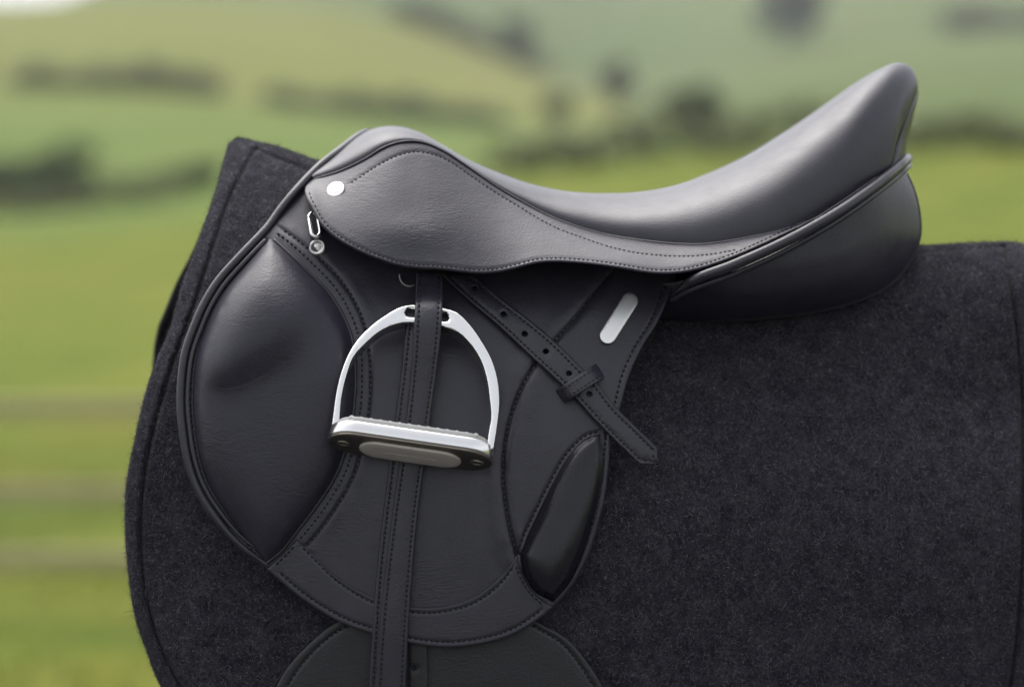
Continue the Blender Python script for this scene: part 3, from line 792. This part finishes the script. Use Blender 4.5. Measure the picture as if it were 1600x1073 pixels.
# thigh block
thigh_soft = blurred(lambda x, y: .018*np.sqrt(np.clip(1-(1-np.clip(np.clip(sdf(np.stack([x, y], 1), thigh_out), 0, None)/36., 0, 1))**2, 0, 1))*(.30+.70*sstep(660, 890, y)), 790, 660, 970, 960, 4.5)
def thighD(px, py):
    P = np.stack([np.ravel(px), np.ravel(py)], 1); d = np.clip(sdf(P, thigh_out), 0, None)
    D = base(P[:, 0], P[:, 1])+.0022+thigh_soft(P[:, 0], P[:, 1])*sstep(-2, 10, d)
    return D.reshape(np.shape(px))
tb_out = join(offs(th_out_l, 0), th_bot, offs(th_r, 0))
sheet('thigh_block', tb_out, thighD, .004, M_block, sad, 3, .001, 6, [], rings=[.5, 1.5, 3, 5, 8, 12, 17])

# bottom band
band_top = spl([(464, 842), (492, 870), (530, 904), (586, 934), (615, 943), (644, 948), (691, 947), (736, 934), (774, 907), (796, 885), (807, 867)], 4)
band_r = spl([(807, 867), (816, 896), (834, 925), (864, 949)], 4)
band_b = spl([(864, 949), (841, 967), (804, 990), (755, 1005), (699, 1011), (642, 1005), (582, 990), (530, 971), (474, 937), (417, 889)], 4)
band_l = spl([(417, 889), (440, 866), (464, 842)], 4)
band_out = join(band_top, band_r, band_b, band_l)
bb1 = spl([(471, 853), (494, 876), (529, 909), (584, 941), (644, 956), (692, 955), (739, 942), (779, 914), (803, 884)], 4)
bb2 = offs(band_b, 9)[4:-5]
bandD0 = lambda x, y: base(x, y)+.0026
def bandD(px, py):
    P = np.stack([np.ravel(px), np.ravel(py)], 1); D = bandD0(P[:, 0], P[:, 1])
    for ln in (bb1, bb2): q = dist_poly(P, ln, False); D = D-.0008*np.exp(-(q/2.)**2)
    return D.reshape(np.shape(px))
band = sheet('bottom_band', band_out, bandD, .003, M_flap, sad, 3, .0012, 12, [bb1, bb2])
for ln in (bb1, bb2, offs(band_r, 5)[3:-3], offs(band_l, 5)[3:-2]): stitches(ln, bandD, band, M_thread)

# sweat flap under the flap and billet strap on it
sw = spl([(405, 1150), (431, 1073), (455, 1035), (492, 997), (526, 971), (600, 940), (700, 930), (790, 945), (845, 973), (886, 997), (916, 1031), (942, 1073), (968, 1150), (935, 1225), (700, 1265), (440, 1225)], 6, True)
sws = [spl([(448, 1073), (469, 1040), (503, 1004), (540, 978), (600, 955)], 4), spl([(800, 958), (838, 980), (877, 1004), (905, 1036), (928, 1073)], 4)]
sweatD0 = lambda x, y: F0(y)-.0105-.008*((x-680)/300)**2
def sweatD(px, py):
    P = np.stack([np.ravel(px), np.ravel(py)], 1); D = sweatD0(P[:, 0], P[:, 1])
    for ln in sws: q = dist_poly(P, ln, False); D = D-.0012*np.exp(-(q/2.4)**2)
    return D.reshape(np.shape(px))
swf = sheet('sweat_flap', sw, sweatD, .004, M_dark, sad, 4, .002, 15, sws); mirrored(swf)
for ln in sws: stitches(ln, sweatD, swf, M_thread)
circ = lambda cx, cy, r, n=12, ry=None: [(cx+r*math.cos(2*math.pi*k/n), cy+(ry or r)*math.sin(2*math.pi*k/n)) for k in range(n)]
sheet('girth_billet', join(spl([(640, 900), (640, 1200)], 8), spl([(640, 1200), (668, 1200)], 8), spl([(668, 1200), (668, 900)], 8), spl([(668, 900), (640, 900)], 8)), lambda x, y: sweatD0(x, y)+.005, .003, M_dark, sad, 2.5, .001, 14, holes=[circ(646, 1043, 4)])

# seat
sp = np.array([
 (490, 279, .104, 486, 271, .096), (529, 267, .108, 522, 244, .060), (571, 247, .110, 557, 215, .018), (600, 229, .109, 588, 200, 0),
 (630, 220, .106, 622, 197.5, 0), (660, 221, .104, 654, 206, 0), (694, 235, .105, 690, 225, 0), (722, 253, .108, 720, 243, 0),
 (754, 275, .112, 752, 259, 0), (785, 296, .116, 785, 272, 0), (816, 314, .120, 820, 284.5, 0), (847, 331, .125, 855, 293.5, 0),
 (879, 345, .130, 888, 299, 0), (941, 364, .138, 940, 302, 0), (1000, 374, .148, 1000, 299.5, 0), (1060, 380, .157, 1060, 288, 0),
 (1103, 380, .162, 1110, 270, 0), (1164, 371, .164, 1180, 238, 0), (1226, 357, .160, 1245, 198, 0), (1287, 334, .146, 1305, 157, 0),
 (1328, 314, .130, 1350, 124, 0), (1363, 297, .110, 1385, 103, 0), (1390, 268, .090, 1408, 98.5, 0), (1400, 228, .072, 1425, 107, 0),
 (1411, 199, .058, 1432, 121, 0), (1421, 172, .040, 1434, 132, 0), (1431, 147, .012, 1434, 142, 0)])
q = spl(np.column_stack([sp[:, 0], sp[:, 1], sp[:, 2:]]), 7)
q[:, 5] = np.clip(q[:, 5], 0, None)
q[:, 5] = np.maximum(q[:, 5], q[:, 2]*(.10+.18*sstep(640, 900, q[:, 0])*sstep(1440, 1330, q[:, 0])))
seat = loft('seat', q[:, 0:2], q[:, 3:5], q[:, 2], q[:, 5], M_seat, sad, 40, q=.92, dish=.006)
# welt where the seat meets the skirt
k_end = np.argmax(q[:, 0] > 1368)
wl = q[:k_end]; tube('seat_welt', at(wl[:, 0], wl[:, 1]+1.5, wl[:, 2]+.0012), 2.3*S, M_pipe, sad)
wl2 = q[k_end-2:]; tube('seat_welt', at(wl2[:, 0]+1, wl2[:, 1], wl2[:, 2]+.0005), 1.6*S, M_pipe, sad)
# cantle back
cb = np.array([(1364, 299, .106, 1413, 252, 0), (1390, 268, .088, 1415, 240, 0), (1400, 228, .071, 1421, 207, 0), (1411, 199, .057, 1428, 178, 0), (1421, 172, .039, 1433, 158, 0), (1431, 147, .012, 1436, 143, 0)])
cq = spl(cb, 5); loft('cantle_back', cq[:, 0:2], cq[:, 3:5], cq[:, 2], np.zeros(len(cq)), M_seat, sad, 16)

# skirt
low = np.array([(1365, 297), (1308, 326), (1226, 367), (1144, 404), (1082, 424), (1041, 428.5), (1013, 427), (966, 419), (919, 413), (872, 410), (841, 411.5), (810, 419), (779, 426), (747, 428), (716, 425), (685, 421.5), (654, 420), (622, 415.5), (591, 406), (571, 398), (529, 376), (503, 353), (488, 328), (477, 304), (477, 292), (486, 282)])
seamY = ci(np.r_[470, sp[:22, 0]], np.r_[287, sp[:22, 1]]); seamDf = ci(np.r_[470, sp[:22, 0]], np.r_[.106, sp[:22, 2]])
lowY = ci(low[::-1][2:, 0]+np.r_[0, np.zeros(len(low)-3)], low[::-1][2:, 1])
lowD = ci([470, 480, 500, 529, 571, 622, 700, 800, 900, 1000, 1082, 1144, 1226, 1308, 1366], [.134, .144, .161, .172, .182, .189, .192, .193, .192, .194, .195, .191, .180, .157, .114])
sk_st1 = spl([(545, 287), (560, 278), (591, 258), (622, 243), (651, 237), (676, 241), (704, 253), (735, 274), (772, 299), (810, 322), (841, 341), (872, 357), (910, 371), (951, 385), (997, 395), (1060, 400), (1103, 398), (1150, 390)], 4)
low_s = spl(low, 4)
sk_st2 = spl(offs(low_s, 7)[14:-3], 4)
def skirtD0(px, py):
    a = seamY(px); b_ = np.maximum(lowY(px), a+1); t = np.clip((py-a)/(b_-a), -.2, 1.2)
    return seamDf(px)+(lowD(px)-seamDf(px))*(t+.10*np.sin(np.pi*np.clip(t, 0, 1)))
skirt_soft = blurred(skirtD0, 440, 190, 1400, 450, 11., 3.)
def skirtD(px, py):
    P = np.stack([np.ravel(px), np.ravel(py)], 1); D = skirt_soft(P[:, 0], P[:, 1])
    for ln, dp in ((sk_st1, .0009), (sk_st2, .0008)): q_ = dist_poly(P, ln, False); D = D-dp*np.exp(-(q_/2.2)**2)
    D = D+.003*np.exp(-(((P[:, 0]-640)/60)**2+((P[:, 1]-362)/26)**2))
    return D.reshape(np.shape(px))
sk_out = join(spl(np.vstack([[486, 282], sp[:22, :2]]), 4), low_s)
skirt = sheet('skirt', sk_out, skirtD, .0045, M_skirt, sad, 7, .0036, 10, [sk_st1, sk_st2]); mirrored(skirt)
stitches(sk_st1, skirtD, skirt, M_thread, 7.2, 5.0, 1.05); stitches(sk_st2, skirtD, skirt, M_thread, 7.2, 5.0, 1.05)

# rear panel cushion
pn_t = spl([(970, 440), (1054, 440), (1144, 408), (1226, 368), (1308, 318), (1369, 276), (1402, 252), (1415, 262)], 5)
pn_r = spl([(1415, 262), (1431, 298), (1439, 334), (1440, 367), (1431, 396), (1414, 424), (1382, 453), (1328, 476), (1267, 490), (1185, 500), (1103, 504), (1029, 506), (960, 500)], 5)
pan_out = join(pn_t, pn_r, spl([(960, 500), (970, 440)], 6))
pwide = ci([960, 1050, 1144, 1226, 1308, 1369, 1415, 1440], [.132, .143, .168, .165, .146, .114, .082, .060])
def panD(px, py):
    P = np.stack([np.ravel(px), np.ravel(py)], 1); d = np.clip(np.minimum(dist_poly(P, pn_r, False), 90), 0, None)
    t = np.clip(d/85., 0, 1)
    D = pwide(P[:, 0])*(.46+.54*np.sqrt(np.clip(1-(1-t)**2, 0, 1)))
    return np.maximum(D, .002).reshape(np.shape(px))
pan = sheet('rear_panel', pan_out, panD, .012, M_panel, sad, 4, .001, 10, rings=[.4, 1, 2, 4, 7, 11, 16, 23]); mirrored(pan)
pr = offs(pn_r, 1.5)
tube('panel_seam', on(pr[2:-8], panD, .0006), 1.3*S, M_pipe, sad, 6)
# cantle roll that runs round the back
rl = np.array([(1051, 462, .160), (1082, 439, .188), (1144, 415, .194), (1226, 378, .186), (1308, 332, .164), (1369, 289, .124), (1400, 264, .085), (1414, 252, .05), (1418, 248, .0)])
Pn = at(*spl(rl, 5).T); far_ = Pn[::-1][1:].copy(); far_[:, 1] *= -1
Pr = np.vstack([Pn, far_])
nn = len(Pr); rad = np.full(nn, 8.6*S); rad[:8] = np.linspace(2.5, 8.6, 8)*S; rad[-8:] = rad[:8][::-1]
tube('cantle_roll', Pr, rad, M_pipe, sad, 14)
fl_ = np.array([(1050, 469, .157), (1082, 452, .184), (1144, 429, .189), (1226, 392, .181), (1308, 345, .160), (1369, 302, .121), (1402, 276, .082), (1417, 262, .048), (1421, 258, .0)])
Pn = at(*spl(fl_, 5).T); far_ = Pn[::-1][1:].copy(); far_[:, 1] *= -1; Pr = np.vstack([Pn, far_])
tube('cantle_roll_flange', Pr, 5.2*S, M_pipe, sad, 12)
ss = spl(fl_, 1.0); VV = []; FF = []; k0 = 0
for i in range(10, len(ss)-30, 8):
    sg = ss[[i, i+2, i+5]]; v, f = tube_arrays(at(sg[:, 0], sg[:, 1]-3, sg[:, 2]+.0020), 1.2*S, 5); VV.append(v); FF.append(f+k0); k0 += len(v)
o = link('stitching', np_mesh('stitching', np.vstack(VV), np.vstack(FF)), M_thread, sad); o['kind'] = 'stuff'

# metal fittings of the saddle
def fitting(name, px, py, D, axis, r, prof, mat):
    return lathe(name, [(a*r, b_*r) for a, b_ in prof], at(px, py, D), axis, mat, sad)
button = [(.001, .30), (.35, .29), (.66, .24), (.72, .21), (.78, .25), (.9, .24), (.97, .17), (1.0, .05), (1.0, -.3)]
fitting('skirt_nail', 525, 297, float(skirtD(525., 297.))+.0004, (-.25, -.78, .55), 15.2*S, button, M_plate)
rivet = [(.001, .12), (.40, .12), (.52, .06), (.58, .10), (.64, .22), (.82, .24), (.95, .16), (1.0, .04), (1.0, -.3)]
fitting('flap_rivet', 496, 387, float(base(496., 387.))+.0005, (-.15, -.88, .42), 14.6*S, rivet, M_rivet)
lp = dense(stadium(492, 340, 491, 363, 7.0, 8), 4); lp = np.vstack([lp, lp[:1]])
ang = R(-12); c = np.array([491, 351]); rot = np.array([[math.cos(ang), -math.sin(ang)], [math.sin(ang), math.cos(ang)]]); lp = (lp-c)@rot.T+c
tube('dee_loop', at(lp[:, 0], lp[:, 1], base(lp[:, 0], lp[:, 1])+.006), 3.3*S, M_chrome, sad, 12)
arc = np.array([(640+15*math.cos(t), 431+16*math.sin(t)) for t in np.linspace(R(60), R(190), 20)])
tube('stirrup_bar_ring', at(arc[:, 0], arc[:, 1], base(arc[:, 0], arc[:, 1])+.002), 1.7*S, M_rivet, sad, 8)
sheet('name_plate', dense(stadium(984, 470, 950, 524, 13, 14)), lambda x, y: base(x, y)+.0032, .003, M_badge, sad, 2.2, .0009, 12)

# keeper loop on the flap
ka, kb = np.array([873, 621.]), np.array([940, 577.]); kd = (kb-ka)/np.linalg.norm(kb-ka); kn = np.array([-kd[1], kd[0]])
kl = np.linalg.norm(kb-ka); kw = 12.5
k_out = join(spl([ka-kn*kw, kb-kn*kw], 3), spl([kb-kn*kw, kb+kn*kw], 3), spl([kb+kn*kw, ka+kn*kw], 3), spl([ka+kn*kw, ka-kn*kw], 3))
def keepD(px, py):
    u = ((np.asarray(px)-ka[0])*kd[0]+(np.asarray(py)-ka[1])*kd[1])/kl; u = np.clip(u, 0, 1)
    return base(px, py)-.004+.0185*np.clip(1-np.abs(2*u-1)**3.2, 0, 1)**.75
kst = [spl([ka+kd*5+kn*s_, kb-kd*5+kn*s_], 3) for s_ in (-7, 7)]
kp = sheet('keeper_loop', k_out, keepD, .0028, M_strap, sad, 2.5, .001, 5)
for ln in kst: stitches(ln, keepD, kp, M_thread, 7, 5, 1.0)

# ------------------------------------------------------------------ stirrup leather
lea = thing('stirrup_leather', 'black leather stirrup strap with stitched edges, its punched end tucked diagonally through a keeper', 'strap', (0, -.2, 1.2))
def strap(name, le, re, depth, thick, parent, tip=None, holes=(), st=6.5, edge=3.2):
    l_ = spl(le, 4); r_ = spl(re, 4)
    o_ = join(l_, *( [tip] if tip is not None else [spl([l_[-1], r_[0]], 4)] ), r_, spl([r_[-1], l_[0]], 4))
    ar = 0.5*np.sum(o_[:, 0]*np.roll(o_[:, 1], -1)-np.roll(o_[:, 0], -1)*o_[:, 1]); sgn = 1 if ar > 0 else -1
    lines = [offs(l_, st*sgn), offs(r_, st*sgn)]
    if tip is not None: lines.append(offs(tip, st*sgn)[1:-1])
    def dep(px, py):
        P = np.stack([np.ravel(px), np.ravel(py)], 1); D = depth(P[:, 0], P[:, 1])
        for ln in lines: D = D-.0007*np.exp(-(dist_poly(P, ln, False)/1.9)**2)
        return D.reshape(np.shape(px))
    s_ = sheet(name, o_, dep, thick, M_strap, parent, edge, .0014, 10, lines, loffs=(0, 1.6, -1.6, 3), holes=holes)
    for ln in lines: stitches(ln, dep, s_, M_thread, 7.8, 5.4, 1.6)
    return s_
sA = ci([415, 440, 462, 478, 506, 540, 600, 660, 760, 900, 1011, 1030, 1100], [.166, .172, .184, .1945, .2010, .2025, .2045, .2075, .2125, .219, .222, .222, .222])
strap('strap', [(651, 425), (649, 470), (647, 505), (644, 560), (636, 640), (624, 725), (612, 810), (601, 900), (593, 985), (586, 1100)],
      [(633, 1100), (638, 985), (644, 900), (652, 810), (663, 725), (673, 650), (685, 560), (690, 505), (692, 470), (692, 425)], lambda x, y: sA(y)+0*x, .0034, lea)
sB = ci([415, 480, 510, 560, 660, 760, 900, 1011, 1100], [.162, .180, .190, .196, .2025, .2075, .2145, .2178, .218])
strap('strap', [(637, 499), (634, 513), (628, 570), (618, 650), (609, 720), (599, 800), (589, 890), (582, 985), (575, 1100)],
      [(620, 1100), (625, 985), (631, 890), (640, 800), (650, 720), (658, 650), (668, 570), (674, 513), (676, 499)], lambda x, y: sB(y)+0*x, .0034, lea)
ht = [(742, 450), (787, 490.6), (820, 521.5), (853, 549), (889, 583.6), (920.6, 615.5)]
strap('free_end', [(690, 428), (698, 437), (730, 467), (781, 511), (831, 558), (878, 601), (898, 621), (935, 662), (975, 702), (999, 725)],
      [(1026, 699), (1002, 675), (958, 631), (935, 601), (908, 574), (868, 534), (824, 497), (781, 464), (750, 437), (738, 428)],
      lambda x, y: base(x, y)+.0072, .0034, lea, tip=np.vstack([spl([(999, 725), (1029, 727)], 4), spl([(1029, 727), (1026, 699)], 4)]), holes=[circ(x, y, 4.6, 12, 4.0) for x, y in ht])

# ------------------------------------------------------------------ stirrup iron
iron = thing('stirrup_iron', 'polished steel stirrup iron with grey ribbed tread hanging against the flap', 'stirrup', tuple(at(643, 696, .236)))
arD = lambda x, y: .191+(np.asarray(y)-478)*(.243-.191)/(690-478)+0*np.asarray(x)
o1 = spl([(516, 684), (520, 650), (526, 608), (535, 574), (551, 541), (572, 516), (603, 491.5), (627, 478.5), (645, 475.5), (670, 476.5), (693, 480.5), (714, 487), (735, 507), (754, 534), (769, 562), (778, 593), (780.5, 627), (777, 663), (771, 702)], 3)
o2 = spl([(759, 702), (764, 670), (767, 651), (764.5, 620), (760, 590), (750.5, 562), (735, 538), (714, 518.5), (692, 510.5), (670, 506), (646, 504), (624, 505.5), (597, 516), (572, 536), (552, 559), (541.5, 587), (534, 620), (531, 657), (530, 684)], 3)
arch = sheet('arch', join(o1, spl([o1[-1], o2[0]], 3), o2, spl([o2[-1], o1[0]], 3)), arD, .012, M_chrome, iron, 3.0, .0016, 7, bshift=.0048, holes=[dense(stadium(640, 487.5, 694, 494.5, 7, 8), 3)])
ex = np.array([math.cos(R(8.2)), 0, -math.sin(R(8.2))]); TL = R(25)
ey0 = np.array([0, -math.cos(TL), math.sin(TL)]); nz = np.cross(ex, ey0); nz = nz/np.linalg.norm(nz); nz = nz if nz[2] > 0 else -nz
ey = np.cross(nz, ex); ey = ey if ey[1] < 0 else -ey
sc_ = at(643, 696, .236)
stadium_prism('tread_plate', sc_, ex, ey, nz, .0665, .0225, -.0040, .0060, .0012, M_chrome, iron)
stadium_prism('underside', sc_, ex, ey, nz, .0660, .0220, -.0062, -.0041, .0010, M_gun, iron)
stadium_prism('badge', sc_, ex, ey, nz, .0410, .0160, -.0090, -.0063, .0009, M_taupe, iron)
tp = stadium_prism('tread_pad', sc_, ex, ey, nz, .0615, .0190, .0061, .0112, .0012, M_rubber, iron)
rib0 = None
for k in range(14):
    x = -.050+.100*k/13
    if rib0 is None:
        v, f = tube_arrays(np.array([sc_+ex*x+ey*s_*.0165+nz*.0099 for s_ in np.linspace(-1, 1, 5)]), .0024, 10); rib0 = link('rib', np_mesh('rib', v, f), M_rubber, tp); x0 = x
    else:
        c_ = rib0.copy(); COL.objects.link(c_); c_.location = Vector(ex*(x-x0))
for sx in (-.0540, .0540):
    p_ = sc_+ex*sx-nz*.0062
    r_ = lathe('screw', [(.0052, -.0003), (.0052, .0006), (.0044, .0010), (.0036, .0006), (.0034, -.0004), (.0022, -.0004), (.0018, .0003), (.0004, .0003)], p_, -nz, M_brass, iron, 24)
# worn engraved line on the badge: strokes too faint to read
VV, FF, k0 = [], [], 0
xs = -.0205
while xs < .0205:
    wdt = random.uniform(.0008, .0020)
    if not (-.0015 < xs < .0008):
        a_ = sc_+ex*xs-nz*.0091-ey*.000+ey*random.uniform(-.0006, .0006); b_ = a_+ex*wdt+ey*random.uniform(-.0008, .0008)
        v, f = tube_arrays(np.array([a_, (a_+b_)/2+ey*random.uniform(-.0008, .0008), b_]), .00025, 5); VV.append(v); FF.append(f+k0); k0 += len(v)
    xs += wdt+.0005
o = link('engraved_line', np_mesh('engraved_line', np.vstack(VV), np.vstack(FF)), M_engrave, iron); o['kind'] = 'stuff'

# ------------------------------------------------------------------ haze
hz = link('haze', box_mesh('haze', -2600, 2600, -2600, 2600, -2, 130, .001), None, None, False)
m = bpy.data.materials.new('haze'); m.use_nodes = True; t = m.node_tree; t.nodes.clear()
o_ = t.nodes.new('ShaderNodeOutputMaterial'); v_ = t.nodes.new('ShaderNodeVolumePrincipled')
v_.inputs['Color'].default_value = (.93, .95, 1, 1); v_.inputs['Density'].default_value = .00022; v_.inputs['Anisotropy'].default_value = .2
t.links.new(v_.outputs[0], o_.inputs['Volume']); hz.data.materials.append(m)
tag(hz, 'thin pale haze over the distant fields', 'haze', kind='stuff')
